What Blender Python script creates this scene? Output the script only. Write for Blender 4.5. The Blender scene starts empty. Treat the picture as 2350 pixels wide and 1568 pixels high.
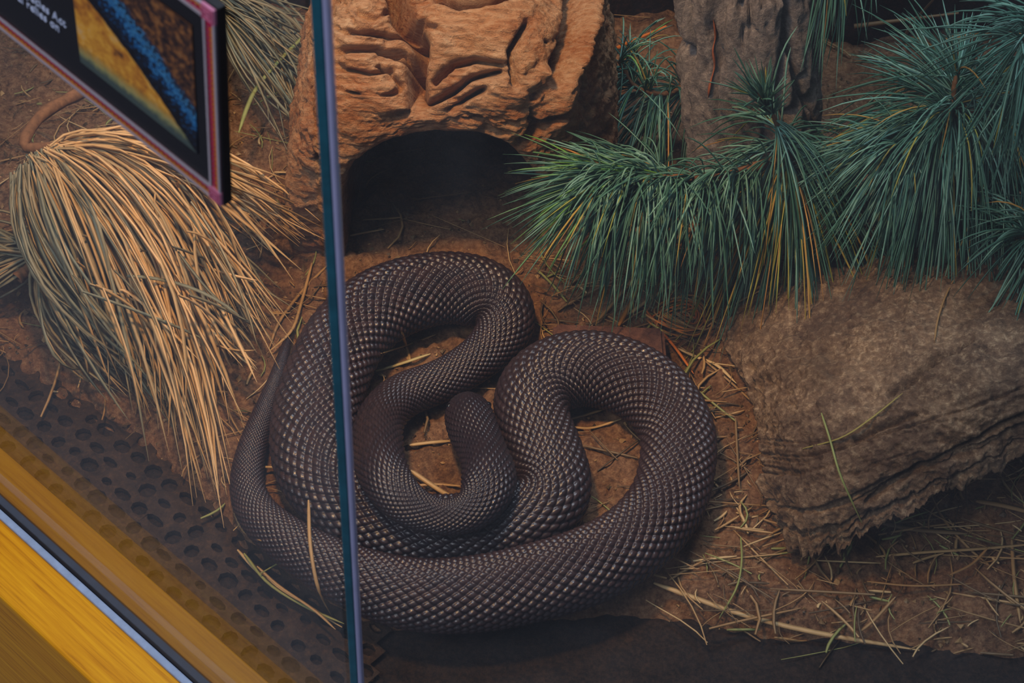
import bpy, bmesh, math, random
import numpy as np
from mathutils import Vector, Matrix
from mathutils.bvhtree import BVHTree

sc = bpy.context.scene
COL = sc.collection

# ------------------------------------------------------------------ camera
W, H = 2350, 1568
F = 4100.0                       # focal length in pixels
PITCH = math.radians(46.0)
ROLL = math.radians(2.7)
DIST = 1.40
CAM = np.array([0.0, -DIST * math.cos(PITCH), DIST * math.sin(PITCH)])
cam_data = bpy.data.cameras.new('camera')
cam = bpy.data.objects.new('camera', cam_data)
COL.objects.link(cam)
ROT = Matrix.Rotation(math.pi / 2 - PITCH, 3, 'X') @ Matrix.Rotation(ROLL, 3, 'Z')
cam.matrix_world = Matrix.Translation(Vector(CAM)) @ ROT.to_4x4()
cam_data.sensor_width = 36.0
cam_data.lens = 36.0 * F / W
cam_data.clip_start = 0.02
cam_data.dof.use_dof = True
cam_data.dof.focus_distance = 1.37
cam_data.dof.aperture_fstop = 20.0
sc.camera = cam
R3 = np.array(ROT)

# ------------------------------------------------------------------ light
world = bpy.data.worlds.new('world')
sc.world = world
world.use_nodes = True
bg = world.node_tree.nodes['Background']
bg.inputs[0].default_value = (0.62, 0.72, 1.0, 1)
bg.inputs[1].default_value = 0.12


def area_light(name, loc, target, size, energy, color, size_y=None):
    d = bpy.data.lights.new(name, 'AREA')
    d.energy = energy
    d.color = color
    d.size = size
    if size_y:
        d.shape = 'RECTANGLE'
        d.size_y = size_y
    o = bpy.data.objects.new(name, d)
    COL.objects.link(o)
    o.location = loc
    o.rotation_euler = (Vector(target) - Vector(loc)).to_track_quat('-Z', 'Y').to_euler()
    return o


sd_ = bpy.data.lights.new('spot_warm', 'SPOT')
sd_.energy = 41.0
sd_.color = (1.0, 0.60, 0.30)
sd_.spot_size = math.radians(60)
sd_.spot_blend = 1.0
sd_.shadow_soft_size = 0.05
spot = bpy.data.objects.new('spot_warm', sd_)
COL.objects.link(spot)
spot.location = (-0.20, -0.20, 1.02)
spot.rotation_euler = (Vector((-0.08, 0.06, 0.0)) - Vector(spot.location)).to_track_quat('-Z', 'Y').to_euler()
area_light('lamp_cool', (0.20, 0.36, 1.35), (0.08, 0.05, 0.0), 0.45, 9.5, (0.74, 0.84, 1.0), 0.3)
area_light('room_light', (-1.1, -1.3, 2.0), (-0.3, -0.3, 0.0), 0.8, 22.0, (0.92, 0.90, 1.0))
sc.cycles.max_bounces = 6
sc.cycles.diffuse_bounces = 2
sc.cycles.glossy_bounces = 2
sc.cycles.transmission_bounces = 2
sc.cycles.use_light_tree = False

sc.view_settings.view_transform = 'Standard'
sc.view_settings.look = 'None'
sc.view_settings.exposure = 0.0
sc.view_settings.gamma = 1.0
sc.view_settings.use_curve_mapping = False

random.seed(7)
rng = np.random.default_rng(11)


# ------------------------------------------------------------------ placing helpers
def ray(px, py):
    d = R3 @ np.array([(px - W / 2) / F, -(py - H / 2) / F, -1.0])
    return d


def at(px, py, z=0.0):
    d = ray(px, py)
    return CAM + d * ((z - CAM[2]) / d[2])


def at_plane(px, py, p0, n):
    d = ray(px, py)
    return CAM + d * (np.dot(np.asarray(p0) - CAM, n) / np.dot(d, n))


def depth_of(p):
    return float(-(R3.T @ (np.asarray(p) - CAM))[2])


def pix_of(P):
    q = (np.asarray(P) - CAM) @ R3
    return np.stack([W / 2 + F * q[..., 0] / -q[..., 2], H / 2 - F * q[..., 1] / -q[..., 2]], -1)


# ------------------------------------------------------------------ mesh helpers
def mesh_from(name, V, faces, smooth=True):
    me = bpy.data.meshes.new(name)
    V = np.asarray(V, dtype=np.float32).reshape(-1, 3)
    if isinstance(faces, np.ndarray):
        k = faces.shape[1]
        me.vertices.add(len(V))
        me.vertices.foreach_set('co', V.ravel())
        me.loops.add(faces.size)
        me.loops.foreach_set('vertex_index', faces.astype(np.int32).ravel())
        me.polygons.add(len(faces))
        me.polygons.foreach_set('loop_start', np.arange(0, faces.size, k, dtype=np.int32))
        me.polygons.foreach_set('loop_total', np.full(len(faces), k, dtype=np.int32))
        me.update(calc_edges=True)
    else:
        me.from_pydata([tuple(map(float, v)) for v in V], [], faces)
        me.update()
    me.validate()
    me.polygons.foreach_set('use_smooth', np.full(len(me.polygons), smooth, dtype=bool))
    return me


def add_attr(me, name, vals):
    a = me.attributes.new(name, 'FLOAT', 'POINT')
    a.data.foreach_set('value', np.asarray(vals, dtype=np.float32))


def link(name, me, mat=None, parent=None, label=None, cat=None, group=None, kind=None):
    o = bpy.data.objects.new(name, me)
    COL.objects.link(o)
    if mat is not None and me is not None:
        if len(me.materials) == 0:
            me.materials.append(mat)
    if parent is not None:
        o.parent = parent
    tag(o, label, cat, group, kind)
    return o


def tag(o, label=None, cat=None, group=None, kind=None):
    if label: o['label'] = label
    if cat: o['category'] = cat
    if group: o['group'] = group
    if kind: o['kind'] = kind
    return o


def empty(name, loc, label, cat, group=None):
    o = bpy.data.objects.new(name, None)
    COL.objects.link(o)
    o.location = [float(v) for v in loc]
    o.empty_display_size = 0.02
    return tag(o, label, cat, group)


def grid_faces(nr, nc, wrap=False, off=0):
    i, j = np.meshgrid(np.arange(nr - 1), np.arange(nc if wrap else nc - 1), indexing='ij')
    a = i * nc + j
    b = i * nc + (j + 1) % nc
    return np.stack([a, b, b + nc, a + nc], -1).reshape(-1, 4) + off


def cr_axis(P, n, axis):
    P = np.moveaxis(np.asarray(P, float), axis, 0)
    m = len(P)
    t = np.linspace(0, m - 1, n)
    i = np.minimum(t.astype(int), m - 2)
    f = (t - i).reshape((-1,) + (1,) * (P.ndim - 1))
    Q = np.concatenate([2 * P[:1] - P[1:2], P, 2 * P[-1:] - P[-2:-1]])
    p0, p1, p2, p3 = Q[i], Q[i + 1], Q[i + 2], Q[i + 3]
    out = 0.5 * (2 * p1 + (p2 - p0) * f + (2 * p0 - 5 * p1 + 4 * p2 - p3) * f ** 2 + (3 * p1 - p0 - 3 * p2 + p3) * f ** 3)
    return np.moveaxis(out, 0, axis)


def patch(ctrl, nr, nc):
    return cr_axis(cr_axis(ctrl, nr, 0), nc, 1)


def grid_normals(G):
    du = np.gradient(G, axis=0)
    dv = np.gradient(G, axis=1)
    n = np.cross(du, dv)
    return n / np.maximum(np.linalg.norm(n, axis=-1, keepdims=True), 1e-9)


def _hash(ix, iy, iz, seed):
    n = (ix * 374761393 + iy * 668265263 + iz * 1274126177 + seed * 974711) & 0xFFFFFFFF
    n = ((n ^ (n >> 13)) * 1274126177) & 0xFFFFFFFF
    n = ((n ^ (n >> 15)) * 2246822519) & 0xFFFFFFFF
    return ((n ^ (n >> 16)) & 0xFFFFFF) / float(0xFFFFFF)


def vnoise(P, seed=0):
    P = np.asarray(P, float)
    I = np.floor(P).astype(np.int64)
    f = P - I
    f = f * f * (3 - 2 * f)
    x, y, z = I[..., 0], I[..., 1], I[..., 2]
    r = 0
    for a in (0, 1):
        for b in (0, 1):
            for c in (0, 1):
                w = (f[..., 0] if a else 1 - f[..., 0]) * (f[..., 1] if b else 1 - f[..., 1]) * (f[..., 2] if c else 1 - f[..., 2])
                r = r + w * _hash(x + a, y + b, z + c, seed)
    return r * 2 - 1


def fbm(P, scale, octv=4, seed=0, ridged=False, gain=0.5):
    P = np.asarray(P, float) * scale
    s, a, tot = 0, 1.0, 0
    for k in range(octv):
        n = vnoise(P + 17.3 * k, seed + k)
        s = s + a * ((1 - np.abs(n)) * 2 - 1 if ridged else n)
        tot += a
        a *= gain
        P = P * 2.03
    return s / tot


def sstep(a, b, x):
    t = np.clip((x - a) / (b - a), 0, 1)
    return t * t * (3 - 2 * t)


def seg_dist(Q, poly):
    """distance of 2-D points Q to a polyline"""
    best = np.full(Q.shape[:-1], 1e9)
    for a, b in zip(poly[:-1], poly[1:]):
        a = np.array(a, float); b = np.array(b, float)
        ab = b - a
        t = np.clip(((Q - a) @ ab) / (ab @ ab), 0, 1)
        best = np.minimum(best, np.linalg.norm(Q - a - t[..., None] * ab, axis=-1))
    return best


def tube_arrays(P, rad, sides=3, squash=1.0, twist=0.0, caps=True):
    P = np.asarray(P, float)
    n = len(P)
    rad = np.broadcast_to(np.asarray(rad, float), (n,))
    T = np.gradient(P, axis=0)
    T /= np.maximum(np.linalg.norm(T, axis=1, keepdims=True), 1e-9)
    ref = np.array([0, 0, 1.0]) if abs(T[n // 2][2]) < 0.9 else np.array([1.0, 0, 0])
    S = np.cross(T, ref)
    S /= np.maximum(np.linalg.norm(S, axis=1, keepdims=True), 1e-9)
    U = np.cross(S, T)
    a = np.arange(sides) * 2 * math.pi / sides + math.pi / 2 + twist
    V = P[:, None] + rad[:, None, None] * (np.cos(a)[None, :, None] * S[:, None] + squash * np.sin(a)[None, :, None] * U[:, None])
    F4 = grid_faces(n, sides, wrap=True)
    V = V.reshape(-1, 3)
    return V, F4


def join_tubes(name, tubes, tints=None):
    Vs, Fs, T, off = [], [], [], 0
    for k, (V, Fq) in enumerate(tubes):
        Vs.append(V)
        Fs.append(Fq + off)
        off += len(V)
        if tints is not None:
            T.append(np.full(len(V), tints[k]))
    me = mesh_from(name, np.concatenate(Vs), np.concatenate(Fs))
    if tints is not None:
        add_attr(me, 'tint', np.concatenate(T))
    return me


def box_arrays(x0, x1, y0, y1, z0, z1):
    V = [(x, y, z) for x in (x0, x1) for y in (y0, y1) for z in (z0, z1)]
    Fc = [(0, 1, 3, 2), (4, 6, 7, 5), (0, 4, 5, 1), (2, 3, 7, 6), (0, 2, 6, 4), (1, 5, 7, 3)]
    return V, Fc


def box_mesh(name, x0, x1, y0, y1, z0, z1, bevel=0.0, seg=2):
    bm = bmesh.new()
    V, Fc = box_arrays(x0, x1, y0, y1, z0, z1)
    vs = [bm.verts.new(v) for v in V]
    for f in Fc:
        bm.faces.new([vs[i] for i in f])
    bmesh.ops.recalc_face_normals(bm, faces=bm.faces)
    if bevel > 0:
        bmesh.ops.bevel(bm, geom=list(bm.edges), offset=bevel, segments=seg, affect='EDGES', profile=0.5)
    me = bpy.data.meshes.new(name)
    bm.to_mesh(me)
    bm.free()
    return me


# ------------------------------------------------------------------ materials
def srgb(r, g, b):
    f = lambda c: ((c / 255 + 0.055) / 1.055) ** 2.4 if c / 255 > 0.04045 else c / 255 / 12.92
    return (f(r), f(g), f(b), 1.0)


class NT:
    def __init__(self, name):
        self.m = bpy.data.materials.new(name)
        self.m.use_nodes = True
        self.t = self.m.node_tree
        self.b = self.t.nodes['Principled BSDF']
        self.out = self.t.nodes['Material Output']

    def n(self, typ, **kw):
        nd = self.t.nodes.new('ShaderNode' + typ)
        for k, v in kw.items():
            if k in nd.inputs.keys() if not k.startswith('_') else False:
                nd.inputs[k].default_value = v
            else:
                setattr(nd, k.lstrip('_'), v)
        return nd

    def l(self, a, b):
        self.t.links.new(a, b)

    def coords(self, kind='Object', scale=(1, 1, 1), rot=(0, 0, 0)):
        tc = self.t.nodes.new('ShaderNodeTexCoord')
        mp = self.t.nodes.new('ShaderNodeMapping')
        mp.inputs['Scale'].default_value = scale
        mp.inputs['Rotation'].default_value = rot
        self.l(tc.outputs[kind], mp.inputs['Vector'])
        return mp.outputs['Vector']

    def noise(self, vec, scale, detail=6, rough=0.6, dist=0.0):
        nd = self.t.nodes.new('ShaderNodeTexNoise')
        nd.inputs['Scale'].default_value = scale
        nd.inputs['Detail'].default_value = detail
        nd.inputs['Roughness'].default_value = rough
        nd.inputs['Distortion'].default_value = dist
        self.l(vec, nd.inputs['Vector'])
        return nd.outputs['Fac']

    def ramp(self, fac, stops):
        nd = self.t.nodes.new('ShaderNodeValToRGB')
        el = nd.color_ramp.elements
        while len(el) < len(stops):
            el.new(0.5)
        for e, (p, c) in zip(el, stops):
            e.position = p
            e.color = c
        self.l(fac, nd.inputs['Fac'])
        return nd.outputs['Color']

    def mix(self, fac, a, b, mode='MIX'):
        nd = self.t.nodes.new('ShaderNodeMix')
        nd.data_type = 'RGBA'
        nd.blend_type = mode
        for s, v in (('Factor', fac), ('A', a), ('B', b)):
            i = {'Factor': 0, 'A': 6, 'B': 7}[s]
            if hasattr(v, 'is_output'):
                self.l(v, nd.inputs[i])
            else:
                nd.inputs[i].default_value = v
        return nd.outputs[2]

    def math(self, op, a, b=None):
        nd = self.t.nodes.new('ShaderNodeMath')
        nd.operation = op
        for i, v in enumerate((a, b)):
            if v is None: continue
            if hasattr(v, 'is_output'):
                self.l(v, nd.inputs[i])
            else:
                nd.inputs[i].default_value = v
        return nd.outputs[0]

    def attr(self, name):
        nd = self.t.nodes.new('ShaderNodeAttribute')
        nd.attribute_name = name
        return nd.outputs['Fac']

    def bump(self, h, strength=0.5, dist=0.002):
        nd = self.t.nodes.new('ShaderNodeBump')
        nd.inputs['Strength'].default_value = strength
        nd.inputs['Distance'].default_value = dist
        self.l(h, nd.inputs['Height'])
        self.l(nd.outputs['Normal'], self.b.inputs['Normal'])

    def set(self, color=None, rough=None, spec=None, metal=None):
        for k, v in (('Base Color', color), ('Roughness', rough), ('Specular IOR Level', spec), ('Metallic', metal)):
            if v is None: continue
            if hasattr(v, 'is_output'):
                self.l(v, self.b.inputs[k])
            else:
                self.b.inputs[k].default_value = v
        return self


def plain(name, col, rough=0.5, spec=0.4, metal=0.0, grain=0.12, scale=400):
    t = NT(name)
    v = t.coords()
    n = t.noise(v, scale, 3)
    dark = tuple(c * (1 - grain) for c in col[:3]) + (1,)
    lite = tuple(min(1, c * (1 + grain)) for c in col[:3]) + (1,)
    t.set(t.ramp(n, [(0.3, dark), (0.7, lite)]), rough, spec, metal)
    return t.m


def m_soil():
    t = NT('soil')
    v = t.coords()
    a = t.noise(v, 28, 8, 0.7)
    b = t.noise(v, 240, 5, 0.7)
    c1 = t.ramp(a, [(0.3, srgb(104, 76, 58)), (0.5, srgb(164, 118, 84)), (0.72, srgb(212, 150, 100))])
    c2 = t.ramp(b, [(0.36, srgb(56, 43, 36)), (0.52, srgb(170, 128, 94)), (0.7, srgb(236, 194, 144))])
    t.set(t.mix(0.5, c1, c2), 0.92, 0.15)
    t.bump(t.noise(v, 420, 6, 0.75), 1.0, 0.005)
    return t.m


def m_liner():
    t = NT('dark_liner')
    v = t.coords()
    a = t.noise(v, 60, 8, 0.75)
    b = t.noise(v, 380, 4, 0.7)
    c = t.ramp(a, [(0.35, srgb(18, 15, 15)), (0.6, srgb(40, 31, 26)), (0.8, srgb(80, 56, 38))])
    t.set(t.mix(0.35, c, t.ramp(b, [(0.4, srgb(12, 11, 11)), (0.65, srgb(70, 52, 40))])), 0.85, 0.2)
    t.bump(b, 0.6, 0.003)
    return t.m


def m_cork():
    t = NT('driftwood')
    v = t.coords()
    a = t.noise(v, 16, 8, 0.62)
    g = t.noise(t.coords(scale=(30, 140, 140)), 2.2, 7, 0.7)
    b = t.noise(v, 190, 5, 0.7)
    c = t.ramp(a, [(0.30, srgb(110, 66, 38)), (0.42, srgb(158, 98, 58)), (0.54, srgb(184, 140, 102)), (0.72, srgb(200, 172, 140))])
    c = t.mix(0.5, c, t.ramp(g, [(0.32, srgb(84, 52, 34)), (0.45, srgb(168, 112, 68)), (0.62, srgb(206, 168, 128))]))
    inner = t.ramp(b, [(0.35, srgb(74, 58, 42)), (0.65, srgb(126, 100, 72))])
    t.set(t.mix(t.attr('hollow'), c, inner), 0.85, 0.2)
    t.bump(t.math('ADD', g, b), 0.9, 0.005)
    return t.m


def m_bark(name, cols, stretch=(1, 1, 1), patches=None):
    t = NT(name)
    v = t.coords()
    a = t.noise(t.coords(scale=stretch), 34, 8, 0.72)
    b = t.noise(v, 210, 6, 0.75)
    c = t.ramp(a, [(0.3, cols[0]), (0.5, cols[1]), (0.7, cols[2])])
    c = t.mix(0.5, c, t.ramp(b, [(0.36, cols[0]), (0.52, cols[1]), (0.68, cols[3])]))
    if patches:
        p = t.ramp(t.noise(v, 15, 5, 0.65), [(0.40, (0.6, 0.6, 0.6, 1)), (0.54, (0, 0, 0, 1))])
        c = t.mix(p, c, patches)
    t.set(c, 0.9, 0.15)
    t.bump(t.math('ADD', a, b), 0.8, 0.004)
    return t.m


def m_snake():
    t = NT('snake_skin')
    v = t.coords()
    a = t.noise(v, 9, 4, 0.6)
    c = t.ramp(a, [(0.35, srgb(23, 18, 28)), (0.6, srgb(34, 26, 30))])
    c = t.mix(t.attr('tint'), c, srgb(70, 48, 44))
    r = t.ramp(t.noise(v, 300, 3), [(0.3, (0.26, 0.26, 0.26, 1)), (0.7, (0.42, 0.42, 0.42, 1))])
    t.set(c, r, 0.56)
    t.bump(t.noise(v, 700, 3), 0.15, 0.001)
    return t.m


def m_needle(name, stops, rough=0.5, trans=0.0):
    t = NT(name)
    v = t.coords()
    c = t.ramp(t.attr('tint'), stops)
    n = t.noise(v, 120, 3)
    c = t.mix(0.35, c, t.mix(1.0, c, t.ramp(n, [(0.3, (0.45, 0.45, 0.45, 1)), (0.7, (1, 1, 1, 1))]), 'MULTIPLY'))
    t.set(c, rough, 0.35)
    return t.m


def m_oak(name='varnished_oak', k=1.0):
    t = NT(name)
    g = t.noise(t.coords(scale=(6, 160, 160)), 2.0, 8, 0.65, 0.4)
    w = t.noise(t.coords(scale=(2, 40, 40)), 2.0, 4, 0.5)
    q = lambda r, g_, b: srgb(r * k, g_ * k, b * k)
    c = t.ramp(g, [(0.3, q(160, 92, 0)), (0.46, q(218, 146, 4)), (0.7, q(244, 178, 20))])
    t.set(t.mix(0.25, c, t.ramp(w, [(0.35, q(190, 120, 0)), (0.65, q(236, 172, 30))])), 0.45, 0.35)
    t.bump(g, 0.15, 0.001)
    return t.m


def m_glass():
    t = NT('pane_glass')
    nt = t.t
    nt.nodes.remove(t.b)
    tr = nt.nodes.new('ShaderNodeBsdfTransparent')
    tr.inputs[0].default_value = (0.965, 0.985, 0.985, 1)
    gl = nt.nodes.new('ShaderNodeBsdfGlossy')
    gl.inputs['Roughness'].default_value = 0.02
    df = nt.nodes.new('ShaderNodeBsdfDiffuse')
    df.inputs[0].default_value = (0.75, 0.78, 0.82, 1)
    lw = nt.nodes.new('ShaderNodeLayerWeight')
    p = t.math('POWER', lw.outputs['Facing'], 5.0)
    fr = t.math('ADD', t.math('MULTIPLY', p, 0.8), 0.03)
    m1 = nt.nodes.new('ShaderNodeMixShader')
    nt.links.new(fr, m1.inputs[0]); nt.links.new(tr.outputs[0], m1.inputs[1]); nt.links.new(gl.outputs[0], m1.inputs[2])
    dust = t.noise(t.coords(), 14, 8, 0.75)
    dr = t.ramp(dust, [(0.35, (0.006, 0.006, 0.006, 1)), (0.75, (0.03, 0.03, 0.03, 1))])
    m2 = nt.nodes.new('ShaderNodeMixShader')
    nt.links.new(dr, m2.inputs[0]); nt.links.new(m1.outputs[0], m2.inputs[1]); nt.links.new(df.outputs[0], m2.inputs[2])
    nt.links.new(m2.outputs[0], t.out.inputs['Surface'])
    return t.m


OAK_SHADED = m_oak('shaded_oak', 0.54)  # same oak darkened: shade and glass haze put into the colour
SOIL, LINER, CORK, SNAKE, OAK, GLASS = m_soil(), m_liner(), m_cork(), m_snake(), m_oak(), m_glass()
TRUNK = m_bark('grey_bark', [srgb(66, 60, 56), srgb(140, 130, 124), srgb(168, 158, 150), srgb(196, 184, 170)], (1, 1, 0.35))
SLAB = m_bark('slab_bark', [srgb(58, 44, 35), srgb(134, 108, 84), srgb(164, 138, 108), srgb(226, 198, 158)], patches=srgb(64, 46, 36))
GREEN = m_needle('green_needles', [(0.0, srgb(38, 76, 60)), (0.45, srgb(74, 122, 104)), (0.7, srgb(122, 166, 152)), (0.82, srgb(96, 150, 58)), (0.9, srgb(160, 160, 70)), (1.0, srgb(186, 132, 70))])
DRY = m_needle('dry_needles', [(0.0, srgb(116, 122, 104)), (0.35, srgb(146, 136, 106)), (0.65, srgb(194, 156, 104)), (1.0, srgb(222, 182, 130))])
STRAW = m_needle('straw', [(0.0, srgb(70, 56, 40)), (0.3, srgb(124, 100, 68)), (0.55, srgb(170, 132, 84)), (0.75, srgb(206, 176, 126)), (0.88, srgb(128, 140, 76)), (1.0, srgb(214, 112, 40))])
TWIG = plain('twig_brown', srgb(120, 84, 56), 0.85, 0.2, grain=0.3, scale=200)
EYE = plain('eye_black', srgb(10, 8, 8), 0.08, 0.6, grain=0.05)
BLACK = plain('black_panel', srgb(26, 24, 28), 0.35, 0.4, grain=0.06)

# ------------------------------------------------------------------ setting: floor, soil, back wall
bound_px = [(-700, 520), (-300, 690), (0, 850), (330, 1040), (450, 1160), (560, 1270), (700, 1385), (830, 1462), (1000, 1456), (1150, 1432), (1350, 1420),
            (1500, 1436), (1800, 1478), (2100, 1498), (2350, 1515), (2800, 1540)]
bound = np.array([at(x, y, 0.0)[:2] for x, y in bound_px])
NX, NY = 620, 520
gx = np.linspace(-0.66, 0.72, NX)
gy = np.linspace(-0.42, 0.72, NY)
GX, GY = np.meshgrid(gx, gy, indexing='ij')
P0 = np.stack([GX, GY, np.zeros_like(GX)], -1)
yb = np.interp(GX, bound[:, 0], bound[:, 1])
sd = GY - yb + 0.006 * fbm(P0, 40, 3, 5)
rise = sstep(-0.012, 0.03, sd)
GZ = -0.014 + rise * 0.024 + rise * (0.006 * fbm(P0, 14, 3, 1) + 0.0055 * fbm(P0, 70, 3, 2) + 0.0042 * fbm(P0, 150, 2, 3))
# gentle mound under the bark slab and behind the boughs
m0 = at(2150, 700)[:2]
GZ += 0.045 * np.exp(-(((GX - m0[0]) / 0.22) ** 2 + ((GY - m0[1] - 0.06) / 0.14) ** 2)) * rise
soilV = np.stack([GX, GY, GZ], -1)
_a, _b = at(0, 1021, 0.012), at(613, 1568, 0.012)
_e = (_a - _b)[:2]; _e /= np.linalg.norm(_e); _n = np.array([-_e[1], _e[0]])
if _n[1] > 0: _n = -_n
_in = ((soilV[..., :2] - _b[:2]) @ _n < -0.004).ravel()          # inside the case only
_fc = grid_faces(NX, NY)
_fc = _fc[_in[_fc].all(1)]
_used = np.unique(_fc)
_map = np.zeros(NX * NY, dtype=np.int64); _map[_used] = np.arange(len(_used))
soil_me = mesh_from('soil', soilV.reshape(-1, 3)[_used], _map[_fc])
link('soil_bed', soil_me, SOIL, label='brown crumbly soil bed that the snake lies on', cat='soil', kind='stuff')


def soil_z(x, y):
    i = np.clip((np.asarray(x) - gx[0]) / (gx[1] - gx[0]), 0, NX - 2)
    j = np.clip((np.asarray(y) - gy[0]) / (gy[1] - gy[0]), 0, NY - 2)
    return GZ[np.round(i).astype(int), np.round(j).astype(int)]


nz, nx = 60, 140
wx, wz = np.meshgrid(np.linspace(-1.3, 1.3, nx), np.linspace(-0.03, 0.9, nz), indexing='ij')
wy = 0.41 + 0 * wx
Wv = np.stack([wx, wy, wz], -1)
Wv[..., 1] += 0.035 * fbm(Wv, 7, 4, 21) + 0.01 * fbm(Wv, 30, 3, 22)
WALL = m_bark('shaded_rock', [srgb(22, 17, 15), srgb(44, 34, 28), srgb(66, 46, 34), srgb(96, 60, 40)])  # shade behind the plants painted into the wall's dark browns
link('wall_back', mesh_from('wall_back', Wv, grid_faces(nx, nz)), WALL, kind='structure')

# ------------------------------------------------------------------ glass corner, frame rails
ZG = 0.012
ga, gb = at(0, 1151, ZG), at(464, 1568, ZG)
E1 = ga - gb; E1[2] = 0; E1 /= np.linalg.norm(E1)          # along the left pane, away from the corner
NO = np.array([-E1[1], E1[0], 0.0])
if NO[1] > 0: NO = -NO                                       # outward normal of the left pane
# corner: where the gasket line meets the vertical glass edge
EDGE_L, EDGE_R = at_plane(760.5, 784, gb, NO), None
K = EDGE_L.copy(); K[2] = ZG
YF = K[1]                                                    # plane of the front pane
xa = at_plane(760.0, 784, (0, YF, 0), np.array([0, 1.0, 0]))[0]
xb = at_plane(782.0, 784, (0, YF, 0), np.array([0, 1.0, 0]))[0]
xc = at_plane(797.0, 784, (0, YF, 0), np.array([0, 1.0, 0]))[0]
K = np.array([xa, YF, ZG])
FR = Matrix(((E1[0], NO[0], 0, K[0]), (E1[1], NO[1], 0, K[1]), (0, 0, 1, 0), (0, 0, 0, 1)))   # local x along pane, y outward


def n_off(px, py, z=ZG):
    return float(np.dot(at(px, py, z) - K, NO))


n_in = 0.5 * (n_off(0, 1021) + n_off(613, 1568))
n_gask = 0.5 * (n_off(0, 1151) + n_off(464, 1568))
n_chan = 0.5 * (n_off(0, 1186) + n_off(413, 1568))
n_out = 0.5 * (n_off(0, 1365) + n_off(204, 1568))
print('offsets', n_in, n_gask, n_chan, n_out, 'E1', E1, 'K', K)


def framed(name, me, mat, **kw):
    o = link(name, me, mat, **kw)
    o.matrix_world = FR
    return o


framed('trim_1', box_mesh('rail', -0.02, 1.0, n_in, n_gask - 0.004, -0.01, ZG, 0.0012), OAK_SHADED, kind='structure',
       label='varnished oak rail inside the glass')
framed('trim_2', box_mesh('rail', -0.02, 1.0, n_chan, n_out, -0.35, ZG + 0.001, 0.003, 3), OAK, kind='structure',
       label='bright varnished oak rail outside the glass')
CHAN = plain('grey_sealant', srgb(150, 170, 200), 0.35, 0.5, grain=0.15, scale=90)
framed('trim_3', box_mesh('sealant_strip', -0.02, 1.0, n_gask + 0.0042, n_chan + 0.0005, -0.02, ZG + 0.0015, 0.0012), CHAN, kind='structure',
       label='pale blue-grey sealant strip along the glass foot')
framed('trim_4', box_mesh('gasket', -0.02, 1.0, n_gask - 0.0042, n_gask + 0.004, -0.02, ZG + 0.0018, 0.0008), BLACK, kind='structure',
       label='black rubber gasket along the glass foot')

TOPZ = 0.95
pane_l = framed('window_1', box_mesh('pane', 0.0, 1.0, -0.003, 0.003, ZG, TOPZ), GLASS, kind='structure', label='angled side glass pane behind the sign')
TEAL = plain('glass_edge_teal', srgb(30, 92, 110), 0.25, 0.6, grain=0.25, scale=60)
LAV = plain('clear_sealant', srgb(160, 164, 200), 0.3, 0.5, grain=0.08, scale=40)
me = box_mesh('glass_edge', xa, xb, YF - 0.003, YF + 0.003, ZG, TOPZ, 0.0007)
e = link('glass_edge', me, TEAL, label='teal polished glass edge'); e.parent = pane_l; e.matrix_parent_inverse = FR.inverted()
me = box_mesh('sealant_bead', xb, xc, YF - 0.0034, YF + 0.003, ZG, TOPZ, 0.0012, 3)
e = link('sealant_bead', me, LAV, label='pale lavender sealant bead'); e.parent = pane_l; e.matrix_parent_inverse = FR.inverted()
link('window_2', box_mesh('pane', xc, 1.1, YF - 0.003, YF + 0.003, -0.004, TOPZ), GLASS, kind='structure', label='front glass pane before the snake')

fl = [K[:2] - 0.0 * E1[:2], (K + E1)[:2], np.array([-1.25, 0.9]), np.array([1.15, 0.9]), np.array([1.15, YF])]
fv = [(p[0], p[1], z) for z in (-0.004, -0.03) for p in fl]
ff = [(0, 1, 2, 3, 4)[::-1], (5, 6, 7, 8, 9)] + [(i, (i + 1) % 5, 5 + (i + 1) % 5, 5 + i) for i in range(5)]
link('floor', mesh_from('floor', np.array(fv), ff, smooth=False), LINER, kind='structure')

# ------------------------------------------------------------------ perforated mat along the left pane
CA, CB = 0.0185, 0.0145
Vm, Fm, seen = [], [], 0
for i in range(48):
    for j in range(13):
        cx = 0.0 + (i + 0.5 * (j % 2)) * CA
        cy = n_in - 0.002 - (j + 0.5) * CB
        wp = FR @ Vector((cx, cy, 0))
        if wp.x > xa - 0.004: continue
        jx, jy = rng.normal(0, 0.0011, 2)
        o = len(Vm)
        for k in range(8):
            a = math.pi / 4 * k
            c, s = math.cos(a), math.sin(a)
            m = max(abs(c), abs(s))
            Vm.append((cx + c / m * CA / 2, cy + s / m * CB / 2, 0.0))
        rx, ry = 0.0078 * rng.uniform(0.6, 1.1), 0.0060 * rng.uniform(0.5, 1.1)
        for lev in (0.0012, -0.004):
            for k in range(8):
                a = math.pi / 4 * k
                Vm.append((cx + jx + rx * math.cos(a), cy + jy + ry * math.sin(a), lev - (0.0012 if lev > 0 else 0)))
        for k in range(8):
            q = (k + 1) % 8
            Fm.append((o + k, o + q, o + 8 + q, o + 8 + k))
            Fm.append((o + 8 + k, o + 8 + q, o + 16 + q, o + 16 + k))
MAT = m_bark('mat_fibre', [srgb(34, 27, 24), srgb(64, 50, 40), srgb(82, 63, 48), srgb(102, 74, 50)])
framed('perforated_mat', mesh_from('perforated_mat', np.array(Vm) + np.array([0, 0, 0.0015]), np.array(Fm), smooth=False), MAT,
       label='dark brown perforated mat between oak rail and soil', cat='mat')

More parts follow.
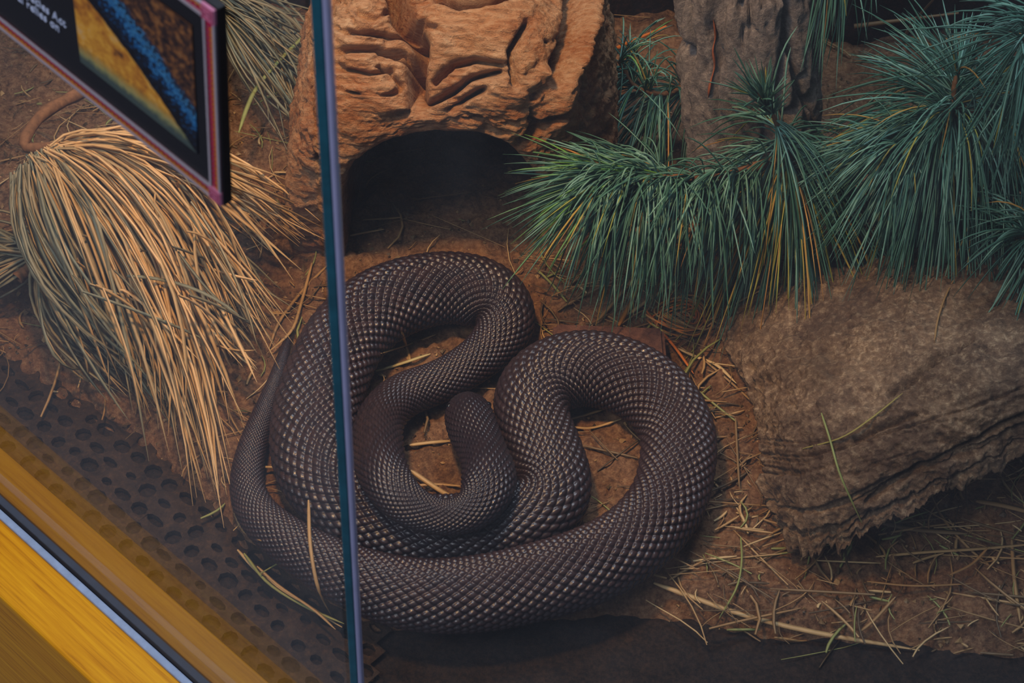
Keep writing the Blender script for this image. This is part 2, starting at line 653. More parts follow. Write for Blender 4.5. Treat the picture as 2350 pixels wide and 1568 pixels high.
# ------------------------------------------------------------------ snake
SN = [(676, 742, 6), (655, 800, 12), (634, 868, 17), (608, 940, 24), (584, 1010, 31), (569, 1070, 36), (568, 1125, 41), (592, 1182, 47),
      (650, 1235, 55), (730, 1286, 64), (830, 1334, 74), (950, 1366, 82), (1080, 1366, 87), (1220, 1340, 90), (1350, 1300, 90), (1460, 1238, 88),
      (1532, 1150, 87), (1557, 1050, 87), (1550, 978, 87), (1496, 902, 88), (1405, 855, 88), (1312, 848, 87), (1234, 886, 85), (1218, 950, 84),
      (1248, 1032, 85), (1272, 1115, 86), (1238, 1178, 86), (1134, 1208, 86), (1000, 1222, 86), (880, 1200, 88), (782, 1150, 92), (724, 1060, 97),
      (722, 960, 97), (748, 870, 95), (795, 775, 92), (880, 700, 90), (1010, 662, 84), (1115, 678, 80), (1163, 738, 67), (1112, 812, 54),
      (1015, 874, 50), (925, 908, 52), (873, 962, 54), (866, 1030, 58), (886, 1102, 54), (940, 1162, 46), (1020, 1190, 40), (1092, 1168, 48),
      (1124, 1105, 60), (1108, 1040, 54), (1082, 980, 56), (1074, 940, 54), (1076, 908, 42)]
SN = np.array(SN, float)
ctr, rad = [], []
for x, y, hw in SN:
    r = hw * 1.38 / F
    p = at(x, y, 0.012 + r * 0.93)
    for _ in range(2):
        r = hw * depth_of(p) / F
        p = at(x, y, 0.012 + r * 0.93)
    ctr.append(p); rad.append(r)
ctr, rad = np.array(ctr), np.array(rad)
NS = 700
Pc = cr_axis(ctr, 1400, 0)
Rc = cr_axis(rad, 1400, 0)
s = np.concatenate([[0], np.cumsum(np.linalg.norm(np.diff(Pc, axis=0), axis=1))])
su = np.linspace(0, s[-1], NS)
P = np.stack([np.interp(su, s, Pc[:, k]) for k in range(3)], 1)
Rr = np.interp(su, s, Rc)
# where two turns would share the same space, the one nearer the head climbs over the other
view = (CAM - P) / np.linalg.norm(CAM - P, axis=1, keepdims=True)
ds = su[1]
lift = np.zeros(NS)
idx = np.arange(NS)
for it in range(60):
    Q = P + view * lift[:, None]
    D = np.linalg.norm(Q[:, None] - Q[None], axis=2)
    need = 0.93 * (Rr[:, None] + Rr[None])
    far = (idx[:, None] - idx[None]) * ds > 3.2 * Rr[:, None]      # i nearer the head than j
    over = np.where(far, np.clip(need - D, 0, None), 0)
    push = over.max(1)
    lift = lift + 0.35 * push
    k = np.ones(15) / 15
    sm = np.convolve(np.pad(lift, 7, mode='edge'), k, 'valid')
    lift = 0.5 * lift + 0.5 * sm
print('snake max lift', lift.max(), 'length', s[-1])
P = P + view * lift[:, None]
k = np.ones(9) / 9
for c in range(3):
    P[:, c] = np.convolve(np.pad(P[:, c], 4, mode='edge'), k, 'valid')
# scale lattice along the body
KL = 0.175
NV = 50
u_c = np.concatenate([[0], np.cumsum(np.diff(su) / (KL * np.maximum(0.5 * (Rr[1:] + Rr[:-1]), 0.006)))])
NU = int(u_c[-1] * 5.6)
uu = np.linspace(0, u_c[-1], NU)
su2 = np.interp(uu, u_c, su)
Pm = np.stack([np.interp(su2, su, P[:, c]) for c in range(3)], 1)
for _ in range(3):
    kk = np.ones(13) / 13
    for c in range(3):
        Pm[:, c] = np.convolve(np.pad(Pm[:, c], 6, mode='reflect', reflect_type='odd'), kk, 'valid')
Rm = np.interp(su2, su, Rr)
# rounded snout and tail tip
tail_d = su2
head_d = su2[-1] - su2
HL = 0.030
Rm = Rm * np.sqrt(np.clip(1 - (1 - np.clip(head_d / HL, 0, 1)) ** 2.6, 0, 1))
Rm = Rm * np.clip(tail_d / 0.02, 0.02, 1)
T = np.gradient(Pm, axis=0); T /= np.linalg.norm(T, axis=1, keepdims=True)
S = np.cross(T, [0, 0, 1.0]); S /= np.linalg.norm(S, axis=1, keepdims=True)
U = np.cross(S, T)
th_top = np.linspace(-40, 220, 200)
th_bot = np.linspace(220, 320, 12)[1:-1]
th = np.radians(np.concatenate([th_top, th_bot]))
NC = len(th)
TH, UU = np.meshgrid(th, uu)
vv = (TH - math.pi / 2) / (2 * math.pi) * NV
a_ = (UU + vv) / 2; b_ = (UU - vv) / 2
fa = a_ - np.round(a_); fb = b_ - np.round(b_)
m4 = (np.abs(fa * 2) ** 3.2 + np.abs(fb * 2) ** 3.2) ** (1 / 3.2)
dome = 1 - np.clip(m4, 0, 1.06) ** 3.0
tilt = -(fa + fb)                                          # the tail-side edge of each scale stands proud
hgt = 0.60 * dome + 0.40 * dome * (0.5 + tilt)
belly = (np.sin(TH) < -0.62)
saw = (UU * 0.5) % 1.0
hgt = np.where(belly, 0.5 * saw, hgt)
fade = np.clip(head_d / 0.035, 0.35, 1)[:, None] * np.clip(tail_d / 0.05, 0.2, 1)[:, None]
amp = 0.088 * Rm[:, None] * fade
sx = np.cos(TH); sz = np.sin(TH)
flat = np.where(sz < 0, 0.90, 0.97)
ridge = 1 + 0.035 * np.exp(-((TH - math.pi / 2) / 0.30) ** 2)
headflat = 1 - 0.22 * np.clip(1 - head_d / 0.05, 0, 1)[:, None]
rr = Rm[:, None] * ridge * (1 + 0.02 * np.sin(UU * 0.11) * np.sin(UU * 0.043)) + amp * (hgt - 0.4)
Vs = Pm[:, None] + rr[..., None] * (sx[..., None] * S[:, None] + (sz * flat * headflat)[..., None] * U[:, None])
cell = _hash(np.round(a_).astype(np.int64), np.round(b_).astype(np.int64), np.zeros_like(a_, dtype=np.int64), 3)
patchy = 0.5 + 0.5 * np.sin(su2 * 6.0 + 0.8)[:, None]
tint = np.clip(0.05 + 0.30 * cell * (0.4 + patchy) + 0.25 * np.exp(-((su2 - 0.55) / 0.22) ** 2)[:, None], 0, 1)
fq = grid_faces(NU, NC, wrap=True)
Vs = Vs.reshape(-1, 3)
snake_me = mesh_from('snake_body', np.concatenate([Vs, Pm[:1], Pm[-1:] + T[-1:] * 0.0005]), fq)
add_attr(snake_me, 'tint', np.concatenate([tint.ravel(), [0.1, 0.1]]))
snake = empty('snake', (Pm[:, 0].mean(), Pm[:, 1].mean(), 0.012), 'large glossy dark brown snake coiled in loops on the soil', 'snake')


def child(name, me, mat, root, **kw):
    o = link(name, me, mat, parent=root, **kw)
    o.matrix_parent_inverse = Matrix.Translation(root.location).inverted()
    return o


child('body', snake_me, SNAKE, snake)
ie = int(np.argmin(np.abs(head_d - 0.020)))
for sgn in (1, -1):
    ang = math.radians(90 - 62 * sgn)
    c = Pm[ie] + Rm[ie] * 0.93 * (math.cos(ang) * S[ie] + math.sin(ang) * 0.8 * U[ie])
    bm = bmesh.new()
    bmesh.ops.create_uvsphere(bm, u_segments=16, v_segments=10, radius=0.0026, matrix=Matrix.Translation(Vector(c)))
    em = bpy.data.meshes.new('eye'); bm.to_mesh(em); bm.free()
    em.polygons.foreach_set('use_smooth', np.ones(len(em.polygons), dtype=bool))
    child('eye', em, EYE, snake, label='small glossy black eye')

# ------------------------------------------------------------------ hollow driftwood log
rowsA = [
    [(792, 606, .0), (788, 490, .07), (800, 385, .125), (868, 330, .15), (965, 306, .158), (1125, 306, .158), (1190, 350, .135), (1236, 425, .09), (1243, 600, .0)],
    [(735, 596, .0), (722, 470, .075), (742, 352, .14), (840, 285, .175), (965, 268, .183), (1140, 266, .183), (1245, 320, .15), (1290, 420, .095), (1300, 612, .0)],
    [(668, 585, .0), (664, 455, .075), (695, 315, .145), (810, 225, .19), (955, 212, .197), (1150, 205, .2), (1290, 262, .165), (1345, 390, .1), (1372, 608, .0)],
    [(680, 520, .0), (676, 370, .085), (702, 215, .165), (805, 120, .215), (940, 112, .215), (1155, 100, .225), (1325, 160, .19), (1395, 300, .115), (1400, 560, .0)],
    [(690, 440, .0), (690, 260, .095), (716, 100, .18), (805, 10, .235), (945, 0, .235), (1155, -10, .245), (1340, 40, .21), (1405, 180, .125), (1412, 480, .0)],
    [(700, 360, .0), (704, 150, .10), (730, -30, .19), (812, -130, .245), (950, -140, .245), (1155, -150, .255), (1340, -100, .22), (1405, 40, .13), (1418, 390, .0)],
]
ctrl = np.array([[at(*p) for p in row] for row in rowsA])
front = ctrl[0]
cmid = np.array([front[:, 0].mean(), front[:, 1].mean(), 0.0])
inner = []
for sc_, dy in ((0.10, 0.150), (0.80, 0.145), (0.96, 0.07)):
    q = front.copy()
    q[:, 0] = cmid[0] + (q[:, 0] - cmid[0]) * (sc_ if sc_ > 0.5 else 0.0)
    q[:, 2] = q[:, 2] * sc_ if sc_ > 0.5 else q[:, 2] * 0.0 + 0.01
    q[:, 1] = q[:, 1] + dy
    inner.append(q)
ctrl = np.concatenate([np.array(inner), ctrl])
LR, LC = 400, 360
G = patch(ctrl, LR, LC)
Nn = grid_normals(G)
up_sign = np.sign(Nn[LR * 3 // 4, LC // 2] @ np.array([0, -0.3, 1.0]))
Nn = Nn * up_sign
rown = np.linspace(0, ctrl.shape[0] - 1, LR)[:, None]
outer = sstep(2.9, 3.6, rown) * np.ones((1, LC))
px = pix_of(G)
Gw = G + 0.02 * np.stack([fbm(G, 18, 2, 61), fbm(G, 18, 2, 62), fbm(G, 18, 2, 63)], -1)
disp = 0.011 * fbm(G, 13, 3, 31) + 0.0035 * fbm(Gw * np.array([1, 2.0, 2.0]), 50, 4, 32) + 0.0016 * fbm(G, 200, 3, 33)
disp = disp + 0.0022 * fbm(Gw * np.array([0.35, 2.2, 2.2]), 90, 3, 35)
crack = fbm(Gw * np.array([0.40, 1.5, 1.5]), 26, 2, 34, ridged=True)
disp = disp - 0.011 * sstep(0.84, 0.97, crack)
disp = disp + 0.0020 * fbm(Gw * np.array([0.30, 1.0, 1.0]), 120, 4, 36, ridged=True, gain=0.6)
pit = fbm(Gw * np.array([0.6, 1.0, 1.0]), 75, 2, 37)
disp = disp - 0.006 * sstep(0.38, 0.62, pit)
# furrows between the lobes (drawn with their real depth)
for poly, wd, dp in [([(905, -60), (925, 40), (968, 110), (955, 180), (962, 250)], 20, .020),
                     ([(800, 75), (880, 78), (965, 88)], 7, .008), ([(790, 118), (870, 112), (955, 150)], 8, .010),
                     ([(870, 122), (930, 118), (965, 160)], 7, .009), ([(800, 160), (850, 172), (900, 165)], 6, .007),
                     ([(1000, 190), (1040, 150), (1090, 138), (1150, 150)], 8, .009), ([(980, 240), (1040, 210), (1080, 180), (1150, 165)], 9, .010),
                     ([(1035, 255), (1070, 225), (1110, 205)], 8, .009), ([(1190, 330), (1250, 275), (1300, 240)], 9, .014),
                     ([(1255, 175), (1290, 110), (1310, 40), (1320, -40)], 16, .018), ([(1005, 0), (1060, 22), (1130, 10), (1190, -20)], 9, .014),
                     ([(1170, 190), (1165, 120), (1200, 60)], 9, .008)]:
    d = seg_dist(px, poly)
    disp = disp - 2.2 * dp * np.exp(-(d / (0.8 * wd)) ** 2)
for poly, wd, dp in [([(1000, 60), (1090, 40), (1170, 90), (1180, 170)], 70, .010), ([(1340, -30), (1335, 60), (1290, 170), (1270, 260)], 26, .016),
                     ([(1235, 165), (1238, 166)], 16, .013), ([(800, 200), (900, 190)], 60, .006), ([(1010, 90), (1000, 170)], 30, .008)]:
    d = seg_dist(px, poly)
    disp = disp + dp * np.exp(-(d / wd) ** 2)
disp = disp * (0.25 + 0.75 * outer)
foot = sstep(0.0, 0.05, G[..., 2])
G2 = G + Nn * (disp * (0.3 + 0.7 * foot))[..., None]
G2[..., 2] = np.maximum(G2[..., 2], -0.01)
log_me = mesh_from('log', G2, grid_faces(LR, LC))
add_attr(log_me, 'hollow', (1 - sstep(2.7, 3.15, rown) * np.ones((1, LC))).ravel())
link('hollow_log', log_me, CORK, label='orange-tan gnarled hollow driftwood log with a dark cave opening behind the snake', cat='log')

# ------------------------------------------------------------------ grey bark trunk
base = at(1700, 520, 0.0)
nh, na = 200, 220
hh = np.linspace(-0.02, 0.62, nh)
aa = np.linspace(0, 2 * math.pi, na, endpoint=False)
A, Hh = np.meshgrid(aa, hh)
rt = 0.0535 + 0 * A
Pn = np.stack([np.cos(A) * 0.06, np.sin(A) * 0.06, Hh], -1)
plate = fbm(Pn * np.array([1, 1, 0.28]), 48, 3, 41, ridged=True)
rt = rt - 0.010 * sstep(0.45, 0.85, plate) + 0.004 * fbm(Pn * np.array([1, 1, 0.5]), 60, 3, 42) + 0.0034 * fbm(Pn * np.array([1, 1, 0.45]), 130, 4, 43, ridged=True, gain=0.6)
ang_c = lambda deg: np.abs((np.degrees(A) - deg + 180) % 360 - 180)
for deg, wd, dp in ((207, 3.5, .012), (302, 4.0, .016), (255, 2.2, .007), (330, 3.5, .010)):
    wob = 5 * np.sin(Hh * 23 + deg) + 3 * np.sin(Hh * 57 + 2 * deg)
    rt = rt - dp * np.exp(-((ang_c(deg) + wob) / wd) ** 2)
Vt = np.stack([base[0] + rt * np.cos(A) - 0.16 * (Hh - 0.08), base[1] + rt * 0.8 * np.sin(A) + 0.0 * Hh, Hh], -1)
trunk = empty('tree_trunk', (base[0], base[1], 0), 'upright grey fissured tree trunk behind the green pine boughs', 'trunk')
child('bark', mesh_from('bark', Vt, grid_faces(nh, na, wrap=True)), TRUNK, trunk)
tb = BVHTree.FromPolygons([tuple(v) for v in Vt.reshape(-1, 3)], [tuple(int(i) for i in f) for f in grid_faces(nh, na, wrap=True)])


def drop(px_list, trees, off=0.0015):
    out = []
    for x, y in px_list:
        d = ray(x, y); L = np.linalg.norm(d); best = None
        for t in trees:
            h = t.ray_cast(Vector(CAM), Vector(d / L))
            if h[0] is not None and (best is None or h[3] < best[3]): best = h
        p = np.array(best[0]) if best else at(x, y, 0.015)
        out.append(p - d / L * off)
    return np.array(out)


RESIN = plain('resin_orange', srgb(150, 84, 50), 0.6, 0.3, grain=0.3, scale=150)
rp = cr_axis(drop([(1637, 45), (1642, 80), (1636, 115), (1640, 150), (1630, 190), (1625, 225)], [tb], 0.0002), 30, 0)
V, Fq = tube_arrays(rp, (0.0014 + 0.0016 * np.sin(np.linspace(0.3, 9, 30)) ** 2) * np.concatenate([[0.2, 0.6], np.ones(26), [0.6, 0.2]]), 6, 0.35)
child('resin_streak', mesh_from('resin_streak', V, Fq), RESIN, trunk, label='rusty orange streak in the bark')

# ------------------------------------------------------------------ leaning bark slab
rowsB = [
    [(1630, 690, .02), (1790, 640, .055), (1990, 600, .085), (2200, 570, .105), (2480, 530, .12)],
    [(1665, 800, .03), (1800, 790, .07), (2000, 740, .105), (2210, 700, .125), (2480, 650, .14)],
    [(1722, 900, .035), (1840, 900, .085), (2020, 850, .115), (2215, 800, .135), (2480, 740, .15)],
    [(1748, 1010, .035), (1862, 1010, .085), (2040, 955, .115), (2225, 900, .135), (2480, 820, .148)],
    [(1752, 1105, .03), (1868, 1120, .072), (2058, 1060, .10), (2235, 995, .12), (2480, 900, .135)],
    [(1795, 1205, .018), (1862, 1268, .034), (2068, 1172, .070), (2238, 1090, .090), (2480, 985, .108)],
]
cB = np.array([[at(*p) for p in row] for row in rowsB])
nb, mb = 220, 260
G = patch(cB, nb, mb)
Nn = grid_normals(G)
if Nn[100, 130] @ np.array([0, -0.4, 1.0]) < 0: Nn = -Nn
bb = np.linspace(0, 1, nb)[:, None] * np.ones((1, mb))
ab = np.linspace(0, 1, mb)[None, :] * np.ones((nb, 1))
lay = np.stack([ab * 0.55, bb * 5.0, 0 * ab], -1)
step = fbm(lay, 3.0, 4, 51)
disp = 0.006 * fbm(G, 16, 3, 52) + 0.0045 * fbm(G, 62, 4, 53, ridged=True) + 0.0034 * fbm(G, 150, 4, 54, gain=0.65)
terr = np.floor((bb * 6 + 0.9 * step)) / 6
fr_ = (bb * 6 + 0.9 * step) % 1.0
disp = disp - 0.006 * sstep(0.35, 1.0, bb) * (np.exp(-(fr_ / 0.10) ** 2) + np.exp(-((1 - fr_) / 0.06) ** 2))
pxb = pix_of(G)
for poly, wd, dp in [([(2045, 905), (2090, 870), (2150, 830), (2230, 790)], 7, .012), ([(1960, 1010), (2000, 990), (2100, 950)], 6, .006),
                     ([(1990, 1150), (2080, 1090), (2200, 1030), (2350, 950)], 6, .009)]:
    disp = disp - dp * np.exp(-(seg_dist(pxb, poly) / wd) ** 2)
G2 = G + Nn * disp[..., None]
# ragged lower edge
rag = fbm(np.stack([ab * 9, 0.6 * bb, 0 * ab], -1), 3.0, 5, 55, gain=0.7)
low = sstep(0.86, 1.0, bb)
dn = G[-1:] - G[-30:-29]
G2 = G2 + dn * (low * rag * 0.55)[..., None]
thick = 0.010
inn = G2 - Nn * thick
Vb = np.concatenate([G2.reshape(-1, 3), inn.reshape(-1, 3)])
f1 = grid_faces(nb, mb)
f2 = grid_faces(nb, mb)[:, ::-1] + nb * mb
ring = np.concatenate([np.arange(mb), np.arange(1, nb) * mb + mb - 1, (nb - 1) * mb + np.arange(mb - 2, -1, -1), np.arange(nb - 2, 0, -1) * mb])
f3 = np.stack([ring, ring + nb * mb, np.roll(ring, -1) + nb * mb, np.roll(ring, -1)], 1)
slab_faces = np.concatenate([f1, f2, f3])
link('bark_slab', mesh_from('bark_slab', Vb, slab_faces), SLAB, label='big rough grey-brown bark slab with layered ragged edge right of the snake', cat='bark')
sb = BVHTree.FromPolygons([tuple(v) for v in G2[::2, ::2].reshape(-1, 3)], [tuple(int(i) for i in f) for f in grid_faces(nb // 2, mb // 2)])
gb_ = BVHTree.FromPolygons([tuple(v) for v in soilV[::2, ::2].reshape(-1, 3)], [tuple(int(i) for i in f) for f in grid_faces(NX // 2, NY // 2)])
vsn = Vs.reshape(NU, NC, 3)[::6, ::5]
nb_tree = BVHTree.FromPolygons([tuple(v) for v in vsn.reshape(-1, 3)], [tuple(int(i) for i in f) for f in grid_faces(vsn.shape[0], vsn.shape[1], wrap=True)])

# ------------------------------------------------------------------ flat brown stone behind the snake
q = np.array([at(1270, 738, 0.04), at(1524, 748, 0.04), at(1532, 838, 0.04), at(1270, 842, 0.04)])
bm = bmesh.new()
top = [bm.verts.new(v) for v in q]
bot = [bm.verts.new((v[0], v[1], 0.004)) for v in q]
bm.faces.new(top); bm.faces.new(bot[::-1])
for i in range(4):
    bm.faces.new((top[i], bot[i], bot[(i + 1) % 4], top[(i + 1) % 4]))
bmesh.ops.recalc_face_normals(bm, faces=bm.faces)
bmesh.ops.bevel(bm, geom=list(bm.edges), offset=0.003, segments=3, affect='EDGES')
me = bpy.data.meshes.new('flat_stone'); bm.to_mesh(me); bm.free()
STONE = m_bark('red_stone', [srgb(84, 58, 52), srgb(112, 80, 70), srgb(124, 90, 78), srgb(142, 104, 88)])
link('flat_stone', me, STONE, label='flat reddish-brown stone block peeking out behind the right-hand coil', cat='stone')


# ------------------------------------------------------------------ pine boughs
def needle_pts(o, d, L, droop, n=7, curl=None):
    t = np.linspace(0, 1, n)[:, None]
    p = np.asarray(o) + np.asarray(d) * L * t + np.array([0, 0, -1.0]) * droop * L * t ** 2
    if curl is not None:
        p = p + np.asarray(curl) * L * t ** 2 * (1 - 0.3 * t)
    return p


def build_bough(name, label, stems, needles, mat, loc, n_single, width, group=None):
    """needles: list of (points, tint, width factor); the ones nearest the viewer become single parts"""
    root = empty(name, loc, label, 'pine branch', group)
    for sp, r0, r1 in stems:
        sp = cr_axis(np.array(sp), 24, 0)
        V, Fq = tube_arrays(sp, np.linspace(r0, r1, 24) * (1 + 0.12 * np.sin(np.arange(24) * 1.9)), 8)
        child('stem', mesh_from('stem', V, Fq), TWIG, root)
    order = sorted(range(len(needles)), key=lambda i: depth_of(needles[i][0][len(needles[i][0]) // 2]))
    prof = lambda n: np.concatenate([[0.8], np.ones(n - 3), [0.8, 0.12]])
    bulk, bt = [], []
    for k, i in enumerate(order):
        pts, tint, wf = needles[i]
        pts = pts.copy()
        zmin = soil_z(pts[:, 0], pts[:, 1]) + 0.001
        pts[:, 2] = np.maximum(pts[:, 2], zmin)
        V, Fq = tube_arrays(pts, width * wf * prof(len(pts)), 3, 1.0, random.random() * 2)
        if k < n_single:
            me = mesh_from('needle', V, Fq)
            add_attr(me, 'tint', np.full(len(V), tint))
            child('needle', me, mat, root)
        else:
            bulk.append((V, Fq)); bt.append(tint)
    if bulk:
        child('needle_mass', join_tubes('needle_mass', bulk, bt), mat, root, kind='stuff')
    return root


def unit(v):
    v = np.asarray(v, float)
    return v / np.linalg.norm(v)


def green_tint(dead=0.04, fresh=0.0):
    x = random.random()
    if x < dead: return random.uniform(0.88, 1.0)
    if x < dead + fresh: return random.uniform(0.76, 0.84)
    return min(0.72, abs(random.gauss(0.42, 0.2)))


def whorl(stem_pts, n, L, up=0.25, fwd=0.35, droop=0.75, spread=1.0, dead=0.04, fresh=0.0, axis_bias=0.4):
    """needles in bundles of five springing from a stem"""
    sp = cr_axis(np.array(stem_pts), 60, 0)
    T = np.gradient(sp, axis=0)
    T /= np.linalg.norm(T, axis=1, keepdims=True)
    out = []
    for k in range(n // 5):
        i = random.randint(0, 59)
        ax = T[i]
        rnd = unit(rng.normal(size=3))
        side = unit(rnd - ax * (rnd @ ax))
        d0 = unit(side * spread + ax * axis_bias + np.array([0, -fwd, up]))
        for _ in range(5):
            d = unit(d0 + rng.normal(size=3) * 0.17)
            l = L * random.uniform(0.75, 1.12)
            out.append((needle_pts(sp[i], d, l, droop * random.uniform(0.6, 1.3), curl=rng.normal(size=3) * 0.12), green_tint(dead, fresh), random.uniform(0.8, 1.15)))
    return out


def P3(*a):
    return [at(*p) for p in a]


NW = 0.00075
# bough with its tip at the middle of the scene
stA = P3((1815, 352, .150), (1690, 395, .150), (1560, 408, .150), (1440, 402, .150), (1385, 410, .148))
nA = whorl(stA, 380, 0.068, up=-0.05, fwd=0.45, droop=0.85, axis_bias=0.45)
nA += whorl(stA[2:], 240, 0.076, up=0.0, fwd=0.15, droop=0.30, axis_bias=1.6, spread=0.75, fresh=0.30)
nA += whorl(stA[1:4], 210, 0.074, up=-0.05, fwd=0.6, droop=0.7, axis_bias=0.1, spread=0.55)
build_bough('pine_bough', 'green pine bough whose bushy tip points toward the cave opening', [(stA, 0.004, 0.002)], nA, GREEN, at(1600, 520, 0.015), 280, NW)
# whorl with yellowed needles below the trunk
stB = P3((1830, 470, .09), (1812, 400, .125), (1800, 345, .150), (1775, 265, .195), (1735, 215, .225))
nB = whorl(stB[1:4], 260, 0.070, up=-0.25, fwd=0.55, droop=0.85, axis_bias=0.1, dead=0.07)
nB += whorl(stB[2:3] + P3((1808, 375, .138)), 60, 0.115, up=-0.1, fwd=0.4, droop=1.0, spread=0.6, axis_bias=0.0, dead=0.95)
nB += whorl(stB[3:], 90, 0.045, up=0.4, fwd=0.0, droop=0.05, spread=0.5, axis_bias=1.3)
nB += whorl(stB[1:3], 190, 0.092, up=-0.1, fwd=0.6, droop=0.9, axis_bias=-0.1, spread=0.7, dead=0.1)
for p in ([(1780, 300), (1775, 190), (1800, 110), (1830, 60)], [(1790, 310), (1800, 210), (1805, 150), (1815, 108)]):
    nB.append((cr_axis(np.array([at(x, y, .15 + (340 - y) * .0003) for x, y in p]), 8, 0), 0.6, 1.1))
build_bough('pine_bough', 'green pine whorl with yellowed drooping needles in front of the grey trunk', [(P3((1838, 590, .02)) + stB, 0.003, 0.0016)], nB, GREEN, at(1830, 560, 0.02), 240, NW)
# broad drooping bough at the right
stC = P3((2480, 240, .17), (2340, 270, .185), (2180, 250, .205), (2150, 285, .19), (2120, 330, .17))
nC = whorl(stC[1:], 740, 0.096, up=0.0, fwd=0.5, droop=0.85, axis_bias=0.1, dead=0.03)
nC += whorl(stC[:3], 320, 0.10, up=0.05, fwd=0.55, droop=0.9, axis_bias=0.0, dead=0.04)
stC2 = P3((2190, 270, .20), (2190, 200, .225), (2200, 160, .235))
nC += whorl(stC2, 160, 0.085, up=0.55, fwd=0.0, droop=0.25, axis_bias=0.2, dead=0.05)
stC3 = P3((2180, 290, .19), (2100, 325, .178), (2030, 370, .165))
nC += whorl(stC3, 360, 0.078, up=0.08, fwd=0.4, droop=0.8, axis_bias=0.3, dead=0.06)
build_bough('pine_bough', 'broad drooping dark green pine bough spreading over the top of the bark slab', [(P3((2640, 430, .02)) + stC, 0.004, 0.0025), (stC2, 0.0025, 0.0015), (stC3, 0.0025, 0.0015)], nC, GREEN,
            at(2180, 520, 0.05), 290, NW)
# soft bough in the gap between log and trunk
stD = P3((1600, 190, .08), (1530, 215, .09), (1460, 200, .10), (1420, 140, .12))
nD = whorl(stD, 260, 0.075, up=0.2, fwd=0.3, droop=0.6, axis_bias=0.5, fresh=0.05)
build_bough('pine_bough', 'small green pine bough between the driftwood log and the grey trunk', [(P3((1650, 300, .01)) + stD, 0.003, 0.0016)], nD, GREEN, at(1500, 330, 0.015), 60, NW * 1.05)
# sprigs at the upper frame edge
stE = P3((2030, -185, .30), (1950, -165, .30), (1890, -150, .30))
nE = whorl(stE, 120, 0.060, up=-0.15, fwd=0.25, droop=0.8, axis_bias=0.3)
build_bough('pine_sprig', 'green pine sprig hanging over the top of the grey trunk', [([np.array([base[0] - 0.16 * 0.20, base[1], 0.28])] + stE[::-1], 0.0028, 0.0015)], nE, GREEN, at(1890, -60, 0.27), 100, NW)
stF = P3((2520, 60, .30), (2420, 70, .30), (2340, 95, .30))
nF = whorl(stF, 260, 0.07, up=-0.1, fwd=0.2, droop=0.5, axis_bias=0.6)
build_bough('pine_sprig', 'blue-green pine sprig at the upper right corner above the broad bough', [(P3((2720, 420, .02)) + stF, 0.003, 0.0015)], nF, GREEN, at(2420, 70, 0.27), 100, NW)
stG = P3((2520, 520, .17), (2420, 540, .165), (2340, 545, .16))
nG = whorl(stG, 240, 0.075, up=-0.05, fwd=0.4, droop=0.7, axis_bias=0.4)
build_bough('pine_sprig', 'green pine sprig at the right edge lying over the bark slab', [(P3((2660, 660, .02)) + stG, 0.0028, 0.0015)], nG, GREEN, at(2420, 560, 0.15), 100, NW)

# dry boughs at the left
def bez(a, b, c, n=9):
    t = np.linspace(0, 1, n)[:, None]
    return (1 - t) ** 2 * np.asarray(a) + 2 * t * (1 - t) * np.asarray(b) + t * t * np.asarray(c)


def dry_needles(specs):
    out = []
    for n, (s0, s1), z0, (m0, m1), zm, (e0, e1), ze, tl, th_ in specs:
        for _ in range(n):
            t = random.random(); u = min(1, max(0, t + random.gauss(0, 0.10)))
            w = random.random()
            L = lambda a, b, f: (a[0] + (b[0] - a[0]) * f, a[1] + (b[1] - a[1]) * f)
            s_ = L(s0, s1, t); m_ = L(m0, m1, u); e_ = L(e0, e1, u)
            j = lambda p, k: (p[0] + random.gauss(0, k), p[1] + random.gauss(0, k))
            f = random.uniform(0.72, 1.05)
            a = at(*j(s_, 5), z0 + random.gauss(0, .004)); b = at(*j(m_, 42), zm + random.gauss(0, .018)); c = at(*j(e_, 36), max(.014, ze + random.gauss(0, .006)))
            c = a + (c - a) * f if f < 1 else c
            out.append((bez(a, b, c), random.uniform(tl, th_), random.uniform(0.8, 1.25)))
    return out


stH = P3((300, 150, .12), (180, 215, .135), (95, 265, .14), (55, 335, .135), (120, 335, .13), (190, 322, .125))
nH = dry_needles([
    # start span, z, control span, z, end span, z, tint range
    (60, ((110, 335), (195, 318)), .13, ((330, 250), (420, 330)), .16, ((720, 600), (690, 470)), .05, .55, 1.0),
    (90, ((100, 340), (190, 325)), .13, ((330, 330), (420, 300)), .15, ((555, 880), (640, 745)), .03, .45, 1.0),
    (95, ((80, 350), (170, 335)), .13, ((300, 470), (420, 420)), .13, ((455, 1080), (545, 900)), .022, .4, .95),
    (70, ((60, 360), (140, 340)), .13, ((180, 520), (260, 470)), .12, ((270, 880), (440, 1030)), .02, .2, .8),
    (70, ((32, 400), (90, 350)), .13, ((10, 640), (120, 560)), .10, ((330, 880), (420, 930)), .018, .0, .5),
    (26, ((100, 345), (180, 330)), .13, ((400, 560), (420, 500)), .12, ((515, 1225), (535, 1120)), .016, .5, 1.0),
    (70, ((120, 345), (200, 325)), .125, ((380, 480), (420, 420)), .09, ((560, 760), (640, 680)), .02, .1, .6),
])
for _ in range(90):
    a = at(random.uniform(140, 450), random.uniform(360, 680), random.uniform(.06, .13))
    ang = random.uniform(0.15, 1.35); L_ = random.uniform(180, 380)
    q0 = pix_of(a)
    c = at(min(590, q0[0] + L_ * math.cos(ang)), q0[1] + L_ * math.sin(ang), random.uniform(.03, .08))
    nH.append((bez(a, 0.5 * (a + c) + rng.normal(size=3) * .014, c), random.uniform(.1, 1.0), random.uniform(.8, 1.2)))
